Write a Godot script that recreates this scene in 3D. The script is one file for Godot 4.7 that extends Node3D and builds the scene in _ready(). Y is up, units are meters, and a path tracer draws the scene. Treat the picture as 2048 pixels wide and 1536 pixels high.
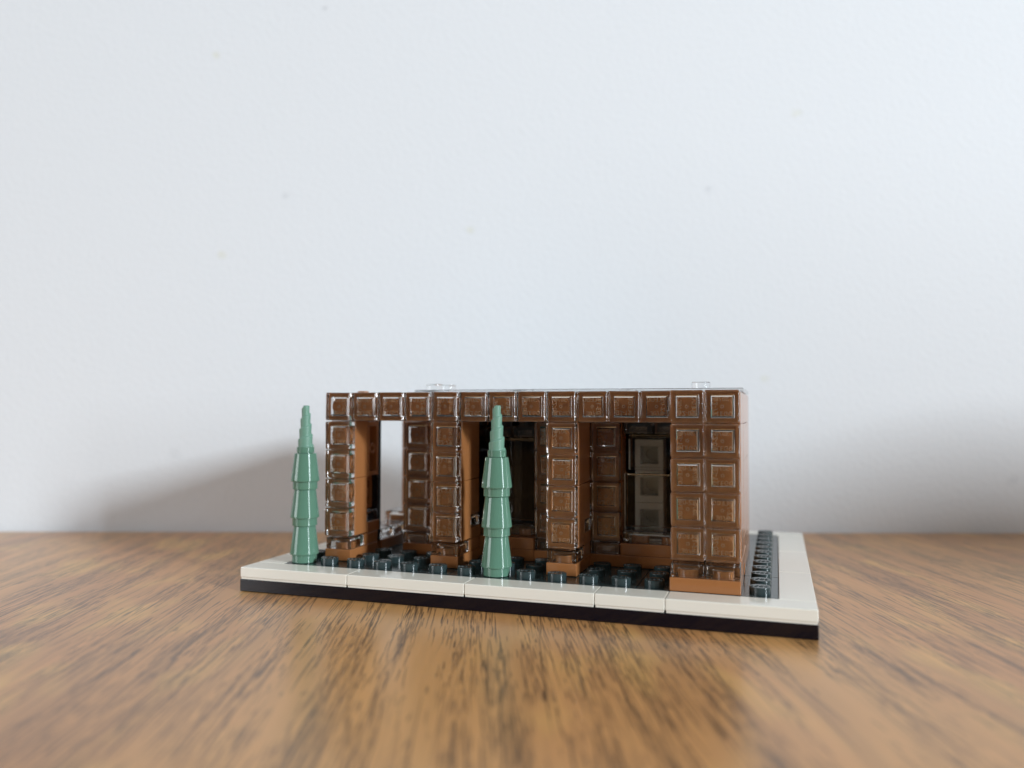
extends Node3D
# A toy brick pavilion on a studded base, on a wooden table in front of a painted wall.
# Model units are studs (8 mm): X to the right along the front, Y up, Z to the back; pt() turns them into metres.

const S := 0.008
const TURN := -0.3192        # the model stands a little turned on the table
const MID := Vector3(9.0, 0.0, 7.0)
const WALL_Z := -0.0756      # face of the wall, in metres

var rng := RandomNumberGenerator.new()
var made := {}               # shared meshes
var M := {}                  # materials
var home := Transform3D(Basis(Vector3.UP, TURN), Vector3.ZERO)


func _ready() -> void:
	rng.seed = 7
	set_camera()
	set_light()
	make_materials()
	build_room()
	build_base()
	build_house()
	build_trees()


# ---------------------------------------------------------------- camera, light

func pt(x: float, y: float, z: float) -> Vector3:
	return Vector3((x - MID.x) * S, y * S, -(z - MID.z) * S)


func set_camera() -> void:
	var cam := Camera3D.new()
	cam.name = "camera"
	var right := Vector3(0.94949, 0.00167, -0.3138)
	var up := Vector3(0.00863, 0.99947, 0.03141)
	var fwd := Vector3(-0.31368, 0.03253, -0.94897)
	cam.transform = home * Transform3D(Basis(right, up, -fwd), pt(16.998, 6.031, -22.627))
	cam.keep_aspect = Camera3D.KEEP_HEIGHT
	var lens := CameraAttributesPhysical.new()
	lens.frustum_focal_length = 36.48
	lens.frustum_focus_distance = 24.9 * S
	lens.frustum_near = 0.01
	lens.frustum_far = 20.0
	lens.exposure_aperture = 11.5
	cam.attributes = lens
	cam.fov = 51.25
	cam.near = 0.01
	cam.far = 20.0
	add_child(cam)


func window_light(called: String, azimuth: float, elevation: float, dist: float, size: Vector2, energy: float, tint: Color) -> void:
	var l := AreaLight3D.new()
	l.name = called
	l.area_size = size
	l.light_energy = energy
	l.light_color = tint
	l.area_range = 12.0
	l.shadow_enabled = true
	add_child(l)
	var a := deg_to_rad(azimuth)
	var e := deg_to_rad(elevation)
	var aim := Vector3(0.0, 0.02, 0.0)
	l.look_at_from_position(aim + Vector3(sin(a) * cos(e), sin(e), cos(a) * cos(e)) * dist, aim)


func set_light() -> void:
	var env := Environment.new()
	env.background_mode = Environment.BG_COLOR
	env.background_color = Color(0.052, 0.051, 0.050).linear_to_srgb()
	env.tonemap_mode = Environment.TONE_MAPPER_LINEAR
	env.tonemap_exposure = 1.0
	env.sdfgi_enabled = true
	env.ssao_enabled = true
	env.ssil_enabled = true
	var we := WorldEnvironment.new()
	we.name = "room_light"
	we.environment = env
	add_child(we)
	window_light("window_light_right", 50.0, 16.0, 2.5, Vector2(0.28, 0.30), 5.7, Color(0.925, 0.97, 1.0))
	window_light("window_light_left", -67.0, 12.0, 2.2, Vector2(1.0, 0.9), 1.85, Color(0.97, 0.985, 1.0))
	# the dimmer foot of the right window, and the pale ceiling above
	window_light("window_light_low", 50.0, 7.0, 2.5, Vector2(0.16, 0.60), 1.2, Color(0.925, 0.97, 1.0))
	window_light("ceiling_light", 10.0, 68.0, 1.7, Vector2(2.2, 2.0), 0.8, Color(1.0, 0.985, 0.96))


# ---------------------------------------------------------------- materials

func plastic(called: String, c: Color, rough := 0.12) -> StandardMaterial3D:
	var m := StandardMaterial3D.new()
	m.resource_name = called
	m.albedo_color = c
	m.roughness = rough
	m.metallic_specular = 0.5
	M[called] = m
	return m


func make_materials() -> void:
	plastic("brown", Color(0.62, 0.405, 0.24), 0.13)
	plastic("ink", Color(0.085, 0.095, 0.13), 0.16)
	plastic("slate", Color(0.185, 0.235, 0.24), 0.18)
	plastic("black", Color(0.03, 0.035, 0.085), 0.14)
	plastic("white", Color(0.94, 0.925, 0.88), 0.10)
	plastic("grey", Color(0.84, 0.84, 0.80), 0.2)
	plastic("sand_green", Color(0.36, 0.51, 0.435), 0.11)
	plastic("sand_green_soft", Color(0.425, 0.58, 0.51), 0.42)
	var g := plastic("clear", Color(1.0, 1.0, 1.0, 0.0), 0.0)
	g.transparency = BaseMaterial3D.TRANSPARENCY_ALPHA
	g.refraction_enabled = true
	g.refraction_scale = 0.05
	var pane := plastic("pane", Color(0.97, 0.985, 0.985, 0.0), 0.0)
	pane.transparency = BaseMaterial3D.TRANSPARENCY_ALPHA
	pane.refraction_enabled = true
	pane.refraction_scale = 0.022
	var k := plastic("mould", Color(0.84, 0.66, 0.48, 0.42), 0.5)
	k.transparency = BaseMaterial3D.TRANSPARENCY_ALPHA


# ---------------------------------------------------------------- mesh helpers (all sizes in studs, scaled here)

class Shape:
	var v := PackedVector3Array()
	var n := PackedVector3Array()
	var uv := PackedVector2Array()
	var idx := PackedInt32Array()

	func tri(a: Vector3, b: Vector3, c: Vector3, na: Vector3, nb: Vector3, nc: Vector3) -> void:
		# front faces run clockwise: turn the triangle so that it faces along its normals
		if (b - a).cross(c - a).dot(na + nb + nc) > 0.0:
			var t := b
			b = c
			c = t
			t = nb
			nb = nc
			nc = t
		for p in [a, b, c]:
			v.append(p)
			uv.append(Vector2(p.x, p.z))
		for p in [na, nb, nc]:
			n.append(p)

	func quad(a: Vector3, b: Vector3, c: Vector3, d: Vector3, out: Vector3) -> void:
		var f := (c - a).cross(d - b).normalized()
		if f.dot(out) < 0.0:
			f = -f
		tri(a, b, c, f, f, f)
		tri(a, c, d, f, f, f)

	func squad(p: Array, q: Array) -> void:
		tri(p[0], p[1], p[2], q[0], q[1], q[2])
		tri(p[0], p[2], p[3], q[0], q[2], q[3])

	func add(mesh: Mesh, t: Transform3D) -> void:
		for k in mesh.get_surface_count():
			var a := mesh.surface_get_arrays(k)
			var pv: PackedVector3Array = a[Mesh.ARRAY_VERTEX]
			var pn: PackedVector3Array = a[Mesh.ARRAY_NORMAL]
			var order: PackedInt32Array = a[Mesh.ARRAY_INDEX] if a[Mesh.ARRAY_INDEX] != null else PackedInt32Array(range(pv.size()))
			var flip := t.basis.determinant() < 0.0
			for i in range(0, order.size(), 3):
				for j in ([0, 2, 1] if flip else [0, 1, 2]):
					var w := order[i + j]
					v.append(t * pv[w])
					n.append((t.basis * pn[w]).normalized())
					uv.append(Vector2.ZERO)

	func done(scale := 0.008) -> ArrayMesh:
		var a := []
		a.resize(Mesh.ARRAY_MAX)
		var w := v.duplicate()
		for i in w.size():
			w[i] *= scale
		a[Mesh.ARRAY_VERTEX] = w
		a[Mesh.ARRAY_NORMAL] = n
		a[Mesh.ARRAY_TEX_UV] = uv
		var m := ArrayMesh.new()
		m.add_surface_from_arrays(Mesh.PRIMITIVE_TRIANGLES, a)
		return m


# a box about the origin with rounded edges; hole: leaves the middle of the back (-z) open
func add_round_box(s: Shape, h: Vector3, r: float, at := Vector3.ZERO, hole := false) -> void:
	var t := [-PI / 4, -PI / 8, 0.0, 0.0, PI / 8, PI / 4] if r > 0.03 else [-PI / 4, 0.0, 0.0, PI / 4]
	var half := t.size() / 2
	var core := h - Vector3(r, r, r)
	for ax in 3:
		var bx := (ax + 1) % 3
		var cx := (ax + 2) % 3
		for sg in [-1.0, 1.0]:
			var p := []
			var q := []
			for i in t.size():
				for j in t.size():
					var d := Vector3.ZERO
					d[ax] = sg
					d[bx] = tan(t[i])
					d[cx] = tan(t[j])
					d = d.normalized()
					var o := Vector3.ZERO
					o[ax] = sg * core[ax]
					o[bx] = core[bx] * (-1.0 if i < half else 1.0)
					o[cx] = core[cx] * (-1.0 if j < half else 1.0)
					p.append(at + o + d * r)
					q.append(d)
			for i in t.size() - 1:
				for j in t.size() - 1:
					if hole and ax == 2 and sg < 0.0 and i == half - 1 and j == half - 1:
						continue
					var w := t.size()
					var k := [i * w + j, (i + 1) * w + j, (i + 1) * w + j + 1, i * w + j + 1]
					s.squad([p[k[0]], p[k[1]], p[k[2]], p[k[3]]], [q[k[0]], q[k[1]], q[k[2]], q[k[3]]])


func box_mesh(size: Vector3, r := 0.022) -> ArrayMesh:
	var key := "box%s%s" % [size, r]
	if not made.has(key):
		var s := Shape.new()
		add_round_box(s, size * 0.5, minf(r, size[size.min_axis_index()] * 0.45))
		made[key] = s.done()
	return made[key]


func square(w: float, h: float, z: float) -> Array:
	return [Vector3(-w, -h, z), Vector3(w, -h, z), Vector3(w, h, z), Vector3(-w, h, z)]


# a clear 1 x 1 tile lying with its face to +z (0.4) and its hollow open to -z (0)
func tile_mesh(w := 1.0, hgt := 1.0, hollow := 0.64, deep := 0.27, thick := 0.4) -> ArrayMesh:
	var key := "tile%s%s%s%s%s" % [w, hgt, hollow, deep, thick]
	if not made.has(key):
		var s := Shape.new()
		var hx := w * 0.5 - 0.017
		var hy := hgt * 0.5 - 0.017
		var r := 0.055
		add_round_box(s, Vector3(hx, hy, thick * 0.5), r, Vector3(0, 0, thick * 0.5), true)
		var c := hollow * 0.5
		var gx := w * 0.5 - 0.5 + c
		var gy := hgt * 0.5 - 0.5 + c
		var rings := [square(hx - r, hy - r, 0.0), square(gx + 0.02, gy + 0.02, 0.0), square(gx, gy, 0.02), square(gx - 0.012, gy - 0.012, deep - 0.03), square(gx - 0.042, gy - 0.042, deep)]
		for k in rings.size() - 1:
			for i in 4:
				var j := (i + 1) % 4
				var mid: Vector3 = (rings[k][i] + rings[k][j] + rings[k + 1][i] + rings[k + 1][j]) * 0.25
				var out := Vector3(0, 0, -1) if k == 0 else Vector3(-mid.x, -mid.y, -0.02)
				s.quad(rings[k][i], rings[k][j], rings[k + 1][j], rings[k + 1][i], out)
		var f: Array = rings[-1]
		s.quad(f[0], f[1], f[2], f[3], Vector3(0, 0, -1))
		made[key] = s.done()
	return made[key]


func words(text: String, high: float, deep: float) -> TextMesh:
	var f := SystemFont.new()
	f.font_names = PackedStringArray(["Droid Sans"])
	f.font_weight = 700
	var t := TextMesh.new()
	t.font = f
	t.text = text
	t.font_size = 16
	t.pixel_size = high / 16.0
	t.depth = deep
	t.curve_step = 3.0
	return t


# the small raised moulding marks on the inner face of a clear tile, read through it from the front
func mark_mesh(kind: int) -> ArrayMesh:
	var key := "mark%d" % kind
	if not made.has(key):
		var s := Shape.new()
		var number: String = ["52-03", "03-11", "52-77"][kind % 3]
		var mirror := Basis(Vector3(-1, 0, 0), Vector3(0, 1, 0), Vector3(0, 0, 1))
		s.add(words(number, 0.2, 0.012), Transform3D(mirror, Vector3(0, 0.2, 0)))
		s.add(words("©LEGO", 0.18, 0.012), Transform3D(Basis(Vector3(0, 0, 1), PI / 2) * mirror, Vector3(-0.21, 0, 0)))
		s.add(words("3070", 0.18, 0.012), Transform3D(Basis(Vector3(0, 0, 1), -PI / 2) * mirror, Vector3(0.21, 0, 0)))
		# the gate mark in the middle: a low ring
		for i in 12:
			var a := TAU * i / 12.0
			var b := TAU * (i + 1) / 12.0
			var p := Vector3(cos(a), sin(a), 0)
			var q := Vector3(cos(b), sin(b), 0)
			s.quad(p * 0.025, q * 0.025, q * 0.05, p * 0.05, Vector3(0, 0, 1))
			s.quad(p * 0.05, q * 0.05, q * 0.06 - Vector3(0, 0, 0.015), p * 0.06 - Vector3(0, 0, 0.015), p)
		made[key] = s.done()
	return made[key]


# rings of [radius, height] about y; sharp edges between all rings
func add_lathe(s: Shape, prof: Array, segs := 24, close_top := true) -> void:
	for k in prof.size() - 1:
		var r0: float = prof[k][0]
		var r1: float = prof[k + 1][0]
		var y0: float = prof[k][1]
		var y1: float = prof[k + 1][1]
		for i in segs:
			var a := TAU * i / segs
			var b := TAU * (i + 1) / segs
			var da := Vector3(cos(a), 0, sin(a))
			var db := Vector3(cos(b), 0, sin(b))
			var slope := Vector2(y1 - y0, r0 - r1).normalized()
			var na := da * slope.x + Vector3.UP * slope.y
			var nb := db * slope.x + Vector3.UP * slope.y
			var u := Vector3.UP
			s.squad([da * r0 + u * y0, db * r0 + u * y0, db * r1 + u * y1, da * r1 + u * y1], [na, nb, nb, na])
	if close_top:
		var r: float = prof[-1][0]
		var y: float = prof[-1][1]
		for i in segs:
			var a := TAU * i / segs
			var b := TAU * (i + 1) / segs
			s.tri(Vector3(0, y, 0), Vector3(cos(a) * r, y, sin(a) * r), Vector3(cos(b) * r, y, sin(b) * r), Vector3.UP, Vector3.UP, Vector3.UP)


# a stud along +y with the maker's word raised on its top
func stud_mesh(closed := false) -> ArrayMesh:
	var key := "stud%s" % closed
	if not made.has(key):
		var s := Shape.new()
		add_lathe(s, [[0.3, 0.0], [0.3, 0.188], [0.294, 0.204], [0.28, 0.2125]], 24)
		if closed:
			for i in 24:
				s.tri(Vector3.ZERO, Vector3(cos(TAU * i / 24) * 0.3, 0, sin(TAU * i / 24) * 0.3), Vector3(cos(TAU * (i + 1) / 24) * 0.3, 0, sin(TAU * (i + 1) / 24) * 0.3), Vector3.DOWN, Vector3.DOWN, Vector3.DOWN)
		else:
			var slant := Basis(Vector3(1, 0, 0), Vector3(0.22, 0, -1), Vector3(0, 1, 0))
			s.add(words("LEGO", 0.20, 0.03), Transform3D(slant, Vector3(0, 0.2125, 0)))
		made[key] = s.done()
	return made[key]


# ---------------------------------------------------------------- object helpers

func part(called: String, mesh: Mesh, m: String, parent: Node3D, at: Vector3, turn := Basis.IDENTITY) -> MeshInstance3D:
	var o := MeshInstance3D.new()
	o.name = called
	o.mesh = mesh
	o.material_override = M[m]
	o.transform = Transform3D(turn, at)
	parent.add_child(o, true)
	return o


func thing(called: String, label: String, category: String, at: Vector3, group := "") -> Node3D:
	var o := Node3D.new()
	o.name = called
	o.transform = Transform3D(home.basis, home * at)
	o.set_meta("label", label)
	o.set_meta("category", category)
	if group:
		o.set_meta("group", group)
	add_child(o, true)
	return o


var origin := Vector3.ZERO   # base of the thing being built, in model metres


# a rounded box from corner to corner in model studs
func brick(called: String, m: String, parent: Node3D, x0: float, y0: float, z0: float, x1: float, y1: float, z1: float, r := 0.022, gap := 0.008) -> MeshInstance3D:
	var size := Vector3(x1 - x0 - gap, y1 - y0 - gap * 0.5, z1 - z0 - gap)
	return part(called, box_mesh(size, r), m, parent, pt((x0 + x1) / 2, (y0 + y1) / 2, (z0 + z1) / 2) - origin)


func stud_on(b: MeshInstance3D, x: float, y: float, z: float, m: String, turn := Basis.IDENTITY) -> void:
	part("stud", stud_mesh(m == "clear"), m, b, pt(x, y, z) - origin - b.position, turn)


const FRONT := Basis(Vector3(1, 0, 0), Vector3(0, 0, 1), Vector3(0, -1, 0))   # turns +y to the front (+z)
const UPWARD := Basis(Vector3(1, 0, 0), Vector3(0, 0, -1), Vector3(0, 1, 0))  # turns +z up


# a clear tile on the front of a brown brick: column x, row bottom y, face at depth z
func clear_tile(parent: Node3D, x: float, y: float, z: float) -> void:
	var wob := Basis(Vector3(0, 0, 1), rng.randf_range(-0.012, 0.012)) * Basis(Vector3(0, 1, 0), rng.randf_range(-0.012, 0.012)) * Basis(Vector3(1, 0, 0), rng.randf_range(-0.01, 0.01))
	var o := part("clear_tile", tile_mesh(), "clear", parent, pt(x + 0.5 + rng.randf_range(-0.008, 0.008), y + 0.5, z + 0.4) - origin, wob)
	part("mould_mark", mark_mesh(rng.randi() % 3), "mould", o, Vector3(0, 0, 0.252) * S, Basis(Vector3(0, 0, 1), (rng.randi() % 4) * PI / 2))


func clear_plate(parent: Node3D, x0: float, y: float, z0: float, w: float, d: float, stud := false) -> MeshInstance3D:
	var o := part("clear_plate", tile_mesh(w, d, 0.66, 0.27, 0.4), "clear", parent, pt(x0 + w / 2, y, z0 + d / 2) - origin, UPWARD)
	if stud:
		part("stud", stud_mesh(true), "clear", o, Vector3(0, 0, 0.4 + 0.002) * S, UPWARD.inverse())
	return o


# ---------------------------------------------------------------- table and wall

func noise(freq: float, sd: int, octaves := 3) -> FastNoiseLite:
	var n := FastNoiseLite.new()
	n.noise_type = FastNoiseLite.TYPE_SIMPLEX_SMOOTH
	n.seed = sd
	n.frequency = freq
	n.fractal_octaves = octaves
	return n


# the figure of the veneer: u across the grain, v along it; one picture covers 0.75 m x 1.2 m
func wood_figure() -> ImageTexture:
	var w := 1024
	var h := 640
	var im := Image.create_empty(w, h, false, Image.FORMAT_RGB8)
	var streak := noise(1.0, 3, 4)
	var broad := noise(1.0, 11, 2)
	var flame := noise(1.0, 23, 3)
	var fine := noise(1.0, 31, 2)
	var base := Color(0.80, 0.60, 0.375)
	var red := Color(0.745, 0.53, 0.335)
	var gold := Color(0.88, 0.71, 0.40)
	var dark := Color(0.62, 0.46, 0.30)
	for j in h:
		var y := j * 1.2 / h
		for i in w:
			var x := i * 0.75 / w
			var bend := broad.get_noise_2d(x * 3.0, y * 4.0) * 0.012
			var a := streak.get_noise_2d((x + bend) * 75.0, y * 3.2)
			var b := broad.get_noise_2d((x + bend) * 16.0 + 40.0, y * 2.2)
			var g := flame.get_noise_2d((x + bend) * 60.0, y * 22.0)
			var f := fine.get_noise_2d((x + bend) * 420.0, y * 12.0)
			var c := base.lerp(red, clampf(0.5 + b * 1.1, 0.0, 1.0))
			c = c.lerp(gold, clampf((g - 0.05) * 1.2, 0.0, 0.55) * clampf(0.5 + b * 1.8, 0.0, 1.0))
			c = c.lerp(dark, clampf((a - 0.15) * 0.8, 0.0, 0.3))
			c = c * (1.0 + f * 0.06)
			im.set_pixel(i, j, c)
	return ImageTexture.create_from_image(im)


# open pores, drawn as many short dark strokes along the grain; repeats every 0.17 m x 0.34 m
func wood_pores() -> ImageTexture:
	var n := 2048
	var buf := PackedByteArray()
	buf.resize(n * n * 4)
	var tone := [44, 31, 22]
	for i in n * n:
		buf[i * 4] = 44
		buf[i * 4 + 1] = 31
		buf[i * 4 + 2] = 24
	var crowd := noise(0.004, 5, 2)
	var r := RandomNumberGenerator.new()
	r.seed = 99
	var put := 0
	while put < 14000:
		var x := r.randf() * n
		var y := r.randf() * n
		if crowd.get_noise_2d(x * 2.2, y * 0.35) + r.randf_range(-0.4, 0.5) < 0.0:
			continue
		put += 1
		var long := int(r.randf_range(14.0, 50.0) if r.randf() < 0.7 else r.randf_range(50.0, 170.0))
		var deep := r.randf_range(0.45, 1.0)
		var wide := r.randf_range(1.3, 3.2)
		var lean := r.randf_range(-0.09, 0.09)
		var cx := x
		for k in long:
			lean += r.randf_range(-0.03, 0.03)
			cx += lean * 0.5
			var thin := wide * sin(PI * (k + 0.5) / long) ** 0.5
			var py := (int(y) + k) % n
			for q in range(-3, 4):
				var cover := clampf(thin * 0.5 + 0.5 - absf(q + floorf(cx) - cx), 0.0, 1.0) * deep
				if cover > 0.0:
					var at := (py * n + posmod(int(floorf(cx)) + q, n)) * 4 + 3
					buf[at] = maxi(buf[at], int(cover * 250.0))
	return ImageTexture.create_from_image(Image.create_from_data(n, n, false, Image.FORMAT_RGBA8, buf))


func build_room() -> void:
	# the table: its back edge meets the wall
	var t := StandardMaterial3D.new()
	t.resource_name = "veneer"
	t.albedo_texture = wood_figure()
	t.roughness = 0.30
	t.metallic_specular = 0.6
	t.detail_enabled = true
	t.detail_blend_mode = BaseMaterial3D.BLEND_MODE_MIX
	t.detail_albedo = wood_pores()
	t.detail_uv_layer = BaseMaterial3D.DETAIL_UV_2
	M["veneer"] = t
	var s := Shape.new()
	var half := Vector3(0.9, 0.014, 0.36)
	add_round_box(s, half, 0.003)
	var m := s.done(1.0)
	var a := m.surface_get_arrays(0)
	var uv := PackedVector2Array()
	var uv2 := PackedVector2Array()
	var skew := Transform2D(0.035, Vector2.ZERO)
	for p: Vector3 in a[Mesh.ARRAY_VERTEX]:
		var q := skew * Vector2(p.x, p.z)
		uv.append(Vector2(q.x / 0.75 + 0.5, q.y / 1.2 + 0.5))
		uv2.append(Vector2(q.x / 0.17, q.y / 0.34))
	a[Mesh.ARRAY_TEX_UV] = uv
	a[Mesh.ARRAY_TEX_UV2] = uv2
	var am := ArrayMesh.new()
	am.add_surface_from_arrays(Mesh.PRIMITIVE_TRIANGLES, a)
	var top := part("wooden_table", am, "veneer", self, Vector3(0.0, -half.y, WALL_Z + half.z + 0.0005))
	top.set_meta("label", "brown wood veneer table top with fine dark pores, pushed against the white wall")
	top.set_meta("category", "table")

	# a low box on the table to the right, outside the picture: it keeps the window light off the foot of the wall
	var card := plastic("card", Color(0.62, 0.56, 0.48), 0.7)
	card.metallic_specular = 0.3
	var bx := Node3D.new()
	bx.name = "storage_box"
	bx.position = Vector3(0.50, 0.001, 0.225)
	add_child(bx)
	part("box_body", box_mesh(Vector3(22, 13.8, 12), 0.15), "card", bx, Vector3(0, 6.9, 0) * S)
	part("lid", box_mesh(Vector3(22.5, 2.6, 12.5), 0.15), "card", bx, Vector3(0, 15.0, 0) * S)
	bx.set_meta("label", "plain lidded cardboard box on the table, beyond the right edge of the picture")
	bx.set_meta("category", "box")

	# the wall: white paint with a rolled skin and a few small stains
	var wm := StandardMaterial3D.new()
	wm.resource_name = "wall_paint"
	var w := 2048
	var h := 1280
	var im := Image.create_empty(w, h, false, Image.FORMAT_RGB8)
	var paint := Color(0.905, 0.915, 0.93)
	im.fill(paint)
	# [x, y (m on the wall), radius (mm), colour, strength]
	var yellow := Color(0.80, 0.79, 0.62)
	var dusk := Color(0.55, 0.56, 0.58)
	var spots := [[-0.1346, 0.193, 1.3, yellow, 0.5], [-0.0906, 0.2122, 0.8, dusk, 0.7], [-0.1058, 0.1352, 1.1, dusk, 0.35], [-0.0308, 0.1212, 1.4, yellow, 0.45], [-0.1313, 0.1112, 1.6, yellow, 0.4], [0.1012, 0.1688, 1.8, yellow, 0.35], [0.0652, 0.1378, 1.3, dusk, 0.3], [0.0872, 0.0612, 1.4, yellow, 0.35], [0.1852, 0.0212, 1.9, dusk, 0.22], [-0.149, 0.0308, 2.2, dusk, 0.14]]
	var blot := noise(0.35, 8, 3)
	for sp in spots:
		var cx: float = (sp[0] / 1.4 + 0.5) * w
		var cy: float = (1.0 - (sp[1] + 0.1) / 0.875) * h
		var rr: float = sp[2] * 0.001 / 1.4 * w
		for j in range(int(cy - rr * 2.5), int(cy + rr * 2.5) + 1):
			for i in range(int(cx - rr * 2.5), int(cx + rr * 2.5) + 1):
				if i < 0 or j < 0 or i >= w or j >= h:
					continue
				var d := Vector2((i - cx) * 0.8, j - cy).length() / rr + blot.get_noise_2d(i, j) * 0.9
				var k: float = clampf(1.25 - d, 0.0, 1.0) * sp[4] * 0.45
				if k > 0.0:
					im.set_pixel(i, j, im.get_pixel(i, j).lerp(sp[3], k))
	wm.albedo_texture = ImageTexture.create_from_image(im)
	wm.roughness = 0.85
	wm.metallic_specular = 0.3
	var fine := noise(0.26, 4, 3)
	wm.heightmap_enabled = true
	wm.heightmap_texture = ImageTexture.create_from_image(fine.get_image(w, h))
	wm.heightmap_scale = 0.014
	M["wall_paint"] = wm
	var ws := Shape.new()
	add_round_box(ws, Vector3(0.7, 0.4375, 0.02), 0.001)
	var wmesh := ws.done(1.0)
	var wa := wmesh.surface_get_arrays(0)
	var wuv := PackedVector2Array()
	for p: Vector3 in wa[Mesh.ARRAY_VERTEX]:
		wuv.append(Vector2(p.x / 1.4 + 0.5, 0.5 - p.y / 0.875))
	wa[Mesh.ARRAY_TEX_UV] = wuv
	var wam := ArrayMesh.new()
	wam.add_surface_from_arrays(Mesh.PRIMITIVE_TRIANGLES, wa)
	var wall := part("wall", wam, "wall_paint", self, Vector3(0, 0.3375, WALL_Z - 0.02))
	wall.rotation.y = -0.008
	wall.set_meta("kind", "structure")
	wall.set_meta("label", "plain white painted wall behind the table")


# ---------------------------------------------------------------- the base of the model

# a white border tile with the small undercut along its foot
func border(parent: Node3D, x0: float, z0: float, x1: float, z1: float) -> void:
	var key := "border%s%s" % [x1 - x0, z1 - z0]
	if not made.has(key):
		var s := Shape.new()
		add_round_box(s, Vector3((x1 - x0) / 2 - 0.006, 0.168, (z1 - z0) / 2 - 0.006), 0.03, Vector3(0, 0.032, 0))
		add_round_box(s, Vector3((x1 - x0) / 2 - 0.03, 0.04, (z1 - z0) / 2 - 0.03), 0.01, Vector3(0, -0.16, 0))
		made[key] = s.done()
	part("border_tile", made[key], "white", parent, pt((x0 + x1) / 2, 0.6, (z0 + z1) / 2) - origin)


func build_base() -> void:
	origin = pt(9, 0, 7)
	var b := thing("studded_platform", "long dark grey studded platform under the toy pavilion, with smooth white tiled border", "toy platform", origin)
	# black bottom plate
	brick("black_plate", "black", b, 0, 0.01, 0, 18, 0.4, 14, 0.02, 0.004)
	# white border
	for q in [[0, 4], [4, 8], [8, 12], [12, 14], [14, 18]]:
		border(b, q[0], 0, q[1], 1)
	for q in [[0, 2], [2, 6], [6, 10], [10, 14], [14, 15.6], [15.6, 18]]:
		border(b, q[0], 13, q[1], 14)
	for q in [[1, 5], [5, 9], [9, 13]]:
		border(b, 0, q[0], 1, q[1])
		border(b, 17, q[0], 18, q[1])
	# grey studded plates in the middle
	for q in [[1, 1, 7, 4], [7, 1, 13, 4], [13, 1, 17, 4], [1, 4, 7, 11.3], [7, 4, 13, 11.3], [13, 4, 17, 11.3], [1, 11.3, 9, 13], [9, 11.3, 17, 13]]:
		var p := brick("studded_plate", "slate", b, q[0], 0.404, q[1], q[2], 0.8, q[3], 0.02, 0.016)
		for zz in range(1, 13):
			for xx in range(1, 17):
				var x := xx + 0.5
				var z := zz + 0.5
				if x < q[0] or x > q[2] or z < q[1] or z > q[3]:
					continue
				if (xx == 1 or xx == 8) and zz == 1:
					continue                                 # the trees stand there
				if zz >= 4 and zz < 11 and xx >= 2 and xx < 16 and not zz > 8:
					continue                                 # under the house
				if zz < 4 and zz > 1 and xx in [2, 6, 10, 14, 15] or zz == 1 and xx in [14, 15]:
					continue                                 # under the front pillars
				stud_on(p, x, 0.8, z, "slate", Basis(Vector3.UP, 0.0))


# ---------------------------------------------------------------- the house

# a brown brick lying on its side: its hollow underside with a tube shows to +x
func side_brick(h: Node3D, x: float, y0: float, z0: float, y1: float, z1: float) -> void:
	var key := "side%s%s" % [y1 - y0, z1 - z0]
	if not made.has(key):
		var s := Shape.new()
		var hy := (y1 - y0) / 2 - 0.006
		var hz := (z1 - z0) / 2 - 0.006
		add_round_box(s, Vector3(0.08, hy, hz), 0.01, Vector3(-0.36, 0, 0))
		for sg in [-1.0, 1.0]:
			add_round_box(s, Vector3(0.14, 0.085, hz), 0.015, Vector3(-0.141, sg * (hy - 0.085), 0))
			add_round_box(s, Vector3(0.14, hy - 0.17, 0.085), 0.015, Vector3(-0.14, 0, sg * (hz - 0.085)))
		made[key] = s.done()
	var o := part("brown_brick", made[key], "brown", h, pt(x, (y0 + y1) / 2, (z0 + z1) / 2) - origin)
	if not made.has("tube"):
		var s := Shape.new()
		add_lathe(s, [[0.2, 0.0], [0.2, 0.25], [0.19, 0.26], [0.13, 0.26], [0.12, 0.25], [0.12, 0.0]], 20, false)
		made["tube"] = s.done()
	part("tube", made["tube"], "brown", o, Vector3(-0.28, 0, 0) * S, Basis(Vector3(0, -1, 0), Vector3(1, 0, 0), Vector3(0, 0, 1)))


# a grey brick with a square recess and a round hole in its face
func hole_brick(h: Node3D, x: float, y: float, z: float, high: float) -> void:
	if not made.has("hole"):
		var s := Shape.new()
		var hy := high / 2 - 0.006
		var c := 0.31
		for sg in [-1.0, 1.0]:
			add_round_box(s, Vector3(0.494, (hy - c) / 2, 0.4), 0.015, Vector3(0, sg * (hy + c) / 2, 0.1))
			add_round_box(s, Vector3((0.494 - c) / 2, c, 0.4), 0.012, Vector3(sg * (0.494 + c) / 2, 0, 0.1))
		for i in 24:
			var a := TAU * i / 24
			var b := TAU * (i + 1) / 24
			var p := Vector3(cos(a), sin(a), 0)
			var q := Vector3(cos(b), sin(b), 0)
			var o := Vector3(0, 0, -0.1)
			var pe := p * (c / maxf(absf(p.x), absf(p.y)))
			var qe := q * (c / maxf(absf(q.x), absf(q.y)))
			s.quad(p * 0.2 + o, q * 0.2 + o, qe + o, pe + o, Vector3(0, 0, 1))
			s.quad(p * 0.2 + o, q * 0.2 + o, q * 0.2 - Vector3(0, 0, 0.28), p * 0.2 - Vector3(0, 0, 0.28), -p)
			s.tri(Vector3(0, 0, -0.28), p * 0.2 - Vector3(0, 0, 0.28), q * 0.2 - Vector3(0, 0, 0.28), Vector3.BACK, Vector3.BACK, Vector3.BACK)
		made["hole"] = s.done()
	part("grey_brick", made["hole"], "grey", h, pt(x + 0.5, y + high / 2, z + 0.5) - origin)


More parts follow.
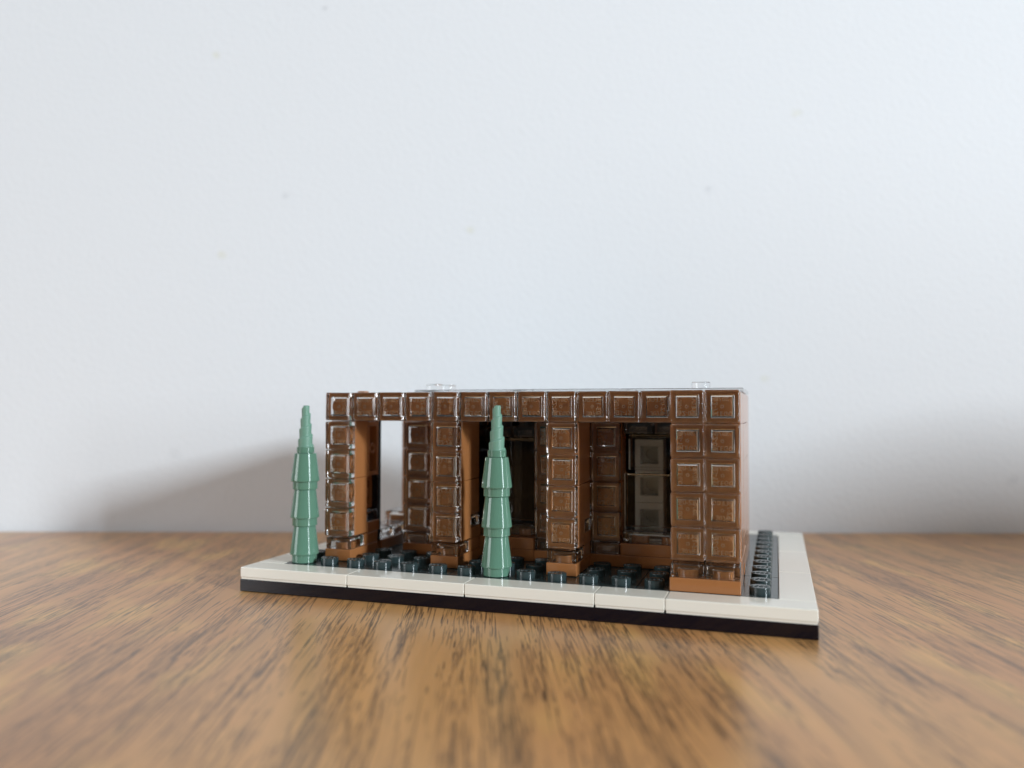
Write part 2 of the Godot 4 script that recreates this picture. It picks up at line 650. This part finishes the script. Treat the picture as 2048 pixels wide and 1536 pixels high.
# a clear window: a thin sheet in a thicker rim, one solid piece of clear plastic
func window_pane(h: Node3D, x0: float, y0: float, z: float, x1: float, y1: float) -> void:
	var o := part("window_pane", tile_mesh(x1 - x0, y1 - y0, 0.82, 0.26, 0.36), "pane", h, pt((x0 + x1) / 2, (y0 + y1) / 2, z + 0.36) - origin)
	o.set_meta("label", "clear window panel")


func build_house() -> void:
	origin = pt(9, 0.8, 7)
	var h := thing("toy_pavilion", "brown toy brick pavilion faced with clear square tiles, four front pillars under one beam", "toy house", origin)
	# front pillars 1 to 3
	for a in [2.0, 6.0, 10.0]:
		var foot := brick("brown_plate", "brown", h, a, 0.804, 2, a + 1, 1.2, 4)
		stud_on(foot, a + 0.5, 1.199, 2.5, "brown")
		clear_plate(h, a, 1.204, 2, 1, 1)
		brick("brown_plate", "brown", h, a, 1.2, 3, a + 1, 1.6, 4)
		brick("brown_plate", "brown", h, a, 1.6, 3.17, a + 1, 2.0, 4.1)
		clear_plate(h, a, 2.003, 3.17, 1, 0.85)
		for k in 2:
			var core := brick("brown_brick", "brown", h, a, 1.64 + 2.0 * k, 2.31, a + 1, 3.64 + 2.0 * k, 3.17)
			for j in 2:
				stud_on(core, a + 0.5, 2.15 + 2.0 * k + j, 2.312, "brown", FRONT)
		for k in 4:
			clear_tile(h, a, 1.645 + k, 1.9)
		if a < 3.0:
			side_brick(h, a + 1.0, 3.64, 3.17, 5.62, 4.02)
			side_brick(h, a + 0.74, 2.42, 3.17, 3.63, 4.02)
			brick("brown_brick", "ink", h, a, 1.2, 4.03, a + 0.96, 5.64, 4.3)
			brick("brown_brick", "brown", h, a, 1.6, 3.18, a + 0.3, 5.64, 4.02)
		else:
			brick("brown_brick", "brown", h, a, 2.42, 3.18, a + 0.985, 3.63, 4.0)
			brick("brown_brick", "brown", h, a, 3.64, 3.18, a + 0.985, 5.63, 4.0)
	# the right front pillar, two wide and one stud further forward
	var wide := brick("brown_plate", "brown", h, 14, 0.804, 1, 16, 1.2, 3)
	for x in [14.0, 15.0]:
		stud_on(wide, x + 0.5, 1.199, 1.5, "brown")
		clear_plate(h, x, 1.204, 1, 1, 1)
	brick("brown_plate", "brown", h, 14, 1.2, 2, 16, 1.6, 4)
	for k in 5:
		var core := brick("brown_brick", "brown", h, 14, 1.64 + k, 1.56, 16, 2.64 + k - (0.05 if k == 4 else 0.0), 3.4)
		for x in [14.0, 15.0]:
			stud_on(core, x + 0.5, 2.14 + k, 1.562, "brown", FRONT)
			clear_tile(h, x, 1.645 + k, 1.15)
	# the beam
	for q in [[2, 4], [4, 8], [8, 12], [12, 14]]:
		var core := brick("brown_brick", "brown", h, q[0], 5.65, 2.31, q[1], 6.6, 3.35)
		for x in range(q[0], q[1]):
			stud_on(core, x + 0.5, 6.15, 2.312, "brown", FRONT)
			clear_tile(h, x, 5.645, 1.9)
	brick("brown_plate", "brown", h, 3.0, 6.605, 2.4, 3.3, 6.69, 2.7)
	# rear front: the wall of the house under the porch
	brick("brown_plate", "brown", h, 4, 0.804, 4, 9, 1.2, 5)
	brick("brown_plate", "brown", h, 9, 0.804, 4, 16, 1.2, 5)
	brick("brown_plate", "brown", h, 6, 1.2, 4, 9, 1.6, 5)
	brick("brown_plate", "brown", h, 12, 1.2, 4, 16, 1.6, 5)
	for x in [4.0, 9.0, 10.0, 11.0]:
		brick("brown_plate", "brown", h, x + 0.02, 1.2, 4.5, x + 0.98, 1.6, 5)
		clear_plate(h, x, 1.204, 3.98, 1, 0.5)
		for k in 2:
			var core := brick("brown_brick", "brown", h, x, 1.62 + 2.0 * k, 4.41, x + 1, 3.62 + 2.0 * k, 5.2)
			for j in 2:
				stud_on(core, x + 0.5, 2.13 + 2.0 * k + j, 4.412, "brown", FRONT)
		for k in 4:
			clear_tile(h, x, 1.625 + k, 4.0)
	brick("brown_brick", "brown", h, 5, 1.6, 4.4, 6.3, 5.6, 5.2)
	# window between the second and third pillars
	for x in [6.3, 7.2, 8.1]:
		var p := brick("brown_plate", "brown", h, x, 1.58, 4.5, x + 0.9, 1.64, 5.0, 0.01)
		stud_on(p, x + 0.45, 1.64, 4.75, "brown")
	clear_plate(h, 6.3, 1.65, 4.2, 2.68, 1.0)
	window_pane(h, 6.3, 2.06, 4.3, 8.98, 5.06)
	for x in [6.3, 7.2, 8.1]:
		clear_plate(h, x, 5.08, 4.3, 0.88, 0.88, true)
	# window between the third and fourth pillars
	for x in [12.1, 13.1, 14.1]:
		var p := brick("brown_plate", "brown", h, x, 1.58, 4.4, x + 1, 1.62, 5.0, 0.01)
		stud_on(p, x + 0.5, 1.62, 4.6, "brown")
	clear_plate(h, 12.08, 1.63, 4.06, 1.9, 1.0)
	window_pane(h, 12.1, 2.05, 4.1, 14.1, 3.95)
	window_pane(h, 12.2, 4.0, 4.4, 14.1, 5.22)
	for x in [12.1, 13.1]:
		clear_plate(h, x, 5.25, 4.1, 0.96, 0.96, true)
	# a stack of dark round bricks behind the left window
	var drum := Shape.new()
	add_lathe(drum, [[0.30, 0.0], [0.33, 0.02], [0.33, 0.14], [0.46, 0.15], [0.48, 0.17], [0.48, 1.17], [0.46, 1.19]], 40)
	var drum_mesh := drum.done()
	for k in 3:
		part("round_brick", drum_mesh, "black", h, pt(7.9, 1.64 + 1.2 * k, 5.75) - origin)
	for k in 3:
		hole_brick(h, 12.25, 1.72 + k * 1.1, 5.5, 1.1)
	# the inside: floor, back and side walls, roof
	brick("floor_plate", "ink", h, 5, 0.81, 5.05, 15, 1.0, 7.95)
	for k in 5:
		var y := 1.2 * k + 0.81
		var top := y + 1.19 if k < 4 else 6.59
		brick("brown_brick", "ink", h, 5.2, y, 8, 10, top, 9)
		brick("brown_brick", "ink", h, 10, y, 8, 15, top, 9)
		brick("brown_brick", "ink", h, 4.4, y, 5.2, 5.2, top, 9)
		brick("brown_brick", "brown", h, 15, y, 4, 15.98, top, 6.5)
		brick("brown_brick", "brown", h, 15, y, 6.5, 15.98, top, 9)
		brick("brown_brick", "brown", h, 2, y, 8, 3, minf(top, 5.64), 9)
	# the beam along the open left side
	for q in [[3.36, 6], [6, 9]]:
		brick("brown_brick", "brown", h, 2, 5.65, q[0], 3, 6.6, q[1])
	brick("brown_brick", "brown", h, 3, 5.65, 8, 5.2, 6.6, 9)
	for q in [[4.4, 9], [9, 16]]:
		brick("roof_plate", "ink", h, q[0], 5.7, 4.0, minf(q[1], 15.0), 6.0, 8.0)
	for q in [[4.43, 8], [8, 12], [12, 16]]:
		brick("clear_roof_plate", "clear", h, q[0], 6.61, 4, q[1], 6.76, 9, 0.03, 0.012)
	for q in [[5.02, 4.5], [5.11, 5.55], [14.62, 4.5]]:
		part("clear_stud", stud_mesh(true), "clear", h, pt(q[0], 6.762, q[1]) - origin)
	# the low wall at the open left side
	brick("brown_plate", "brown", h, 2, 0.804, 4.3, 3, 1.2, 6.4)
	for z in [4.3, 5.3]:
		clear_plate(h, 2, 1.204, z, 1, 1)
	for k in 2:
		clear_plate(h, 2, 1.21 + 0.4 * k, 6.4, 1, 1)
		brick("brown_plate", "brown", h, 2.2, 1.21 + 0.4 * k, 6.6, 2.8, 1.43 + 0.4 * k, 7.2, 0.01)


# ---------------------------------------------------------------- the two trees

func tip_mesh() -> ArrayMesh:
	var s := Shape.new()
	var segs := 40
	var rows := 72
	var y1 := 1.43
	var turns := 4.0
	var p := []
	for j in rows + 1:
		for i in segs:
			var t := float(j) / rows
			var a := float(i) / segs
			var saw := fposmod(t * turns + a - 0.15, 1.0)
			var ledge := smoothstep(0.0, 0.05, saw) - smoothstep(0.95, 1.0, saw)
			var r := lerpf(0.262, 0.112, t) + (saw - 0.5) * 0.050 * ledge
			if t > 0.97:
				r -= (t - 0.97) * 0.6
			p.append(Vector3(cos(TAU * a) * r, t * y1, sin(TAU * a) * r))
	var nn := []
	nn.resize(p.size())
	for j in rows + 1:
		for i in segs:
			var up: Vector3 = p[mini(j + 1, rows) * segs + i] - p[maxi(j - 1, 0) * segs + i]
			var round_: Vector3 = p[j * segs + (i + 1) % segs] - p[j * segs + (i + segs - 1) % segs]
			nn[j * segs + i] = up.cross(round_).normalized()
	for j in rows:
		for i in segs:
			var k := [j * segs + i, j * segs + (i + 1) % segs, (j + 1) * segs + (i + 1) % segs, (j + 1) * segs + i]
			s.squad([p[k[0]], p[k[1]], p[k[2]], p[k[3]]], [nn[k[0]], nn[k[1]], nn[k[2]], nn[k[3]]])
	for i in segs:
		s.tri(Vector3(0, y1 + 0.004, 0), p[rows * segs + i], p[rows * segs + (i + 1) % segs], Vector3.UP, Vector3.UP, Vector3.UP)
	return s.done()


func build_trees() -> void:
	var cone := Shape.new()
	add_lathe(cone, [[0.40, 0.0], [0.42, 0.012], [0.42, 0.27], [0.475, 0.275], [0.487, 0.285], [0.487, 0.325], [0.372, 1.225], [0.362, 1.24]], 48)
	var cone_mesh := cone.done()
	var collar := Shape.new()
	add_lathe(collar, [[0.28, 0.0], [0.298, 0.008], [0.298, 0.2], [0.288, 0.21]], 36)
	var collar_mesh := collar.done()
	var tip := tip_mesh()
	var about := ["slim sand green toy tree at the left front corner, beside the leftmost pillar", "slim sand green toy tree overlapping the beam, between second and third pillars"]
	for k in 2:
		origin = pt(1.5 if k == 0 else 8.52, 0.806, 1.5)
		var t := thing("toy_tree", about[k], "toy tree", origin, "sand green toy trees before the pavilion")
		for j in 3:
			part("cone", cone_mesh, "sand_green", t, Vector3(0, 1.245 * j, 0) * S)
		part("collar", collar_mesh, "sand_green", t, Vector3(0, 3.735, 0) * S)
		part("spiral_tip", tip, "sand_green_soft", t, Vector3(0, 3.94, 0) * S)
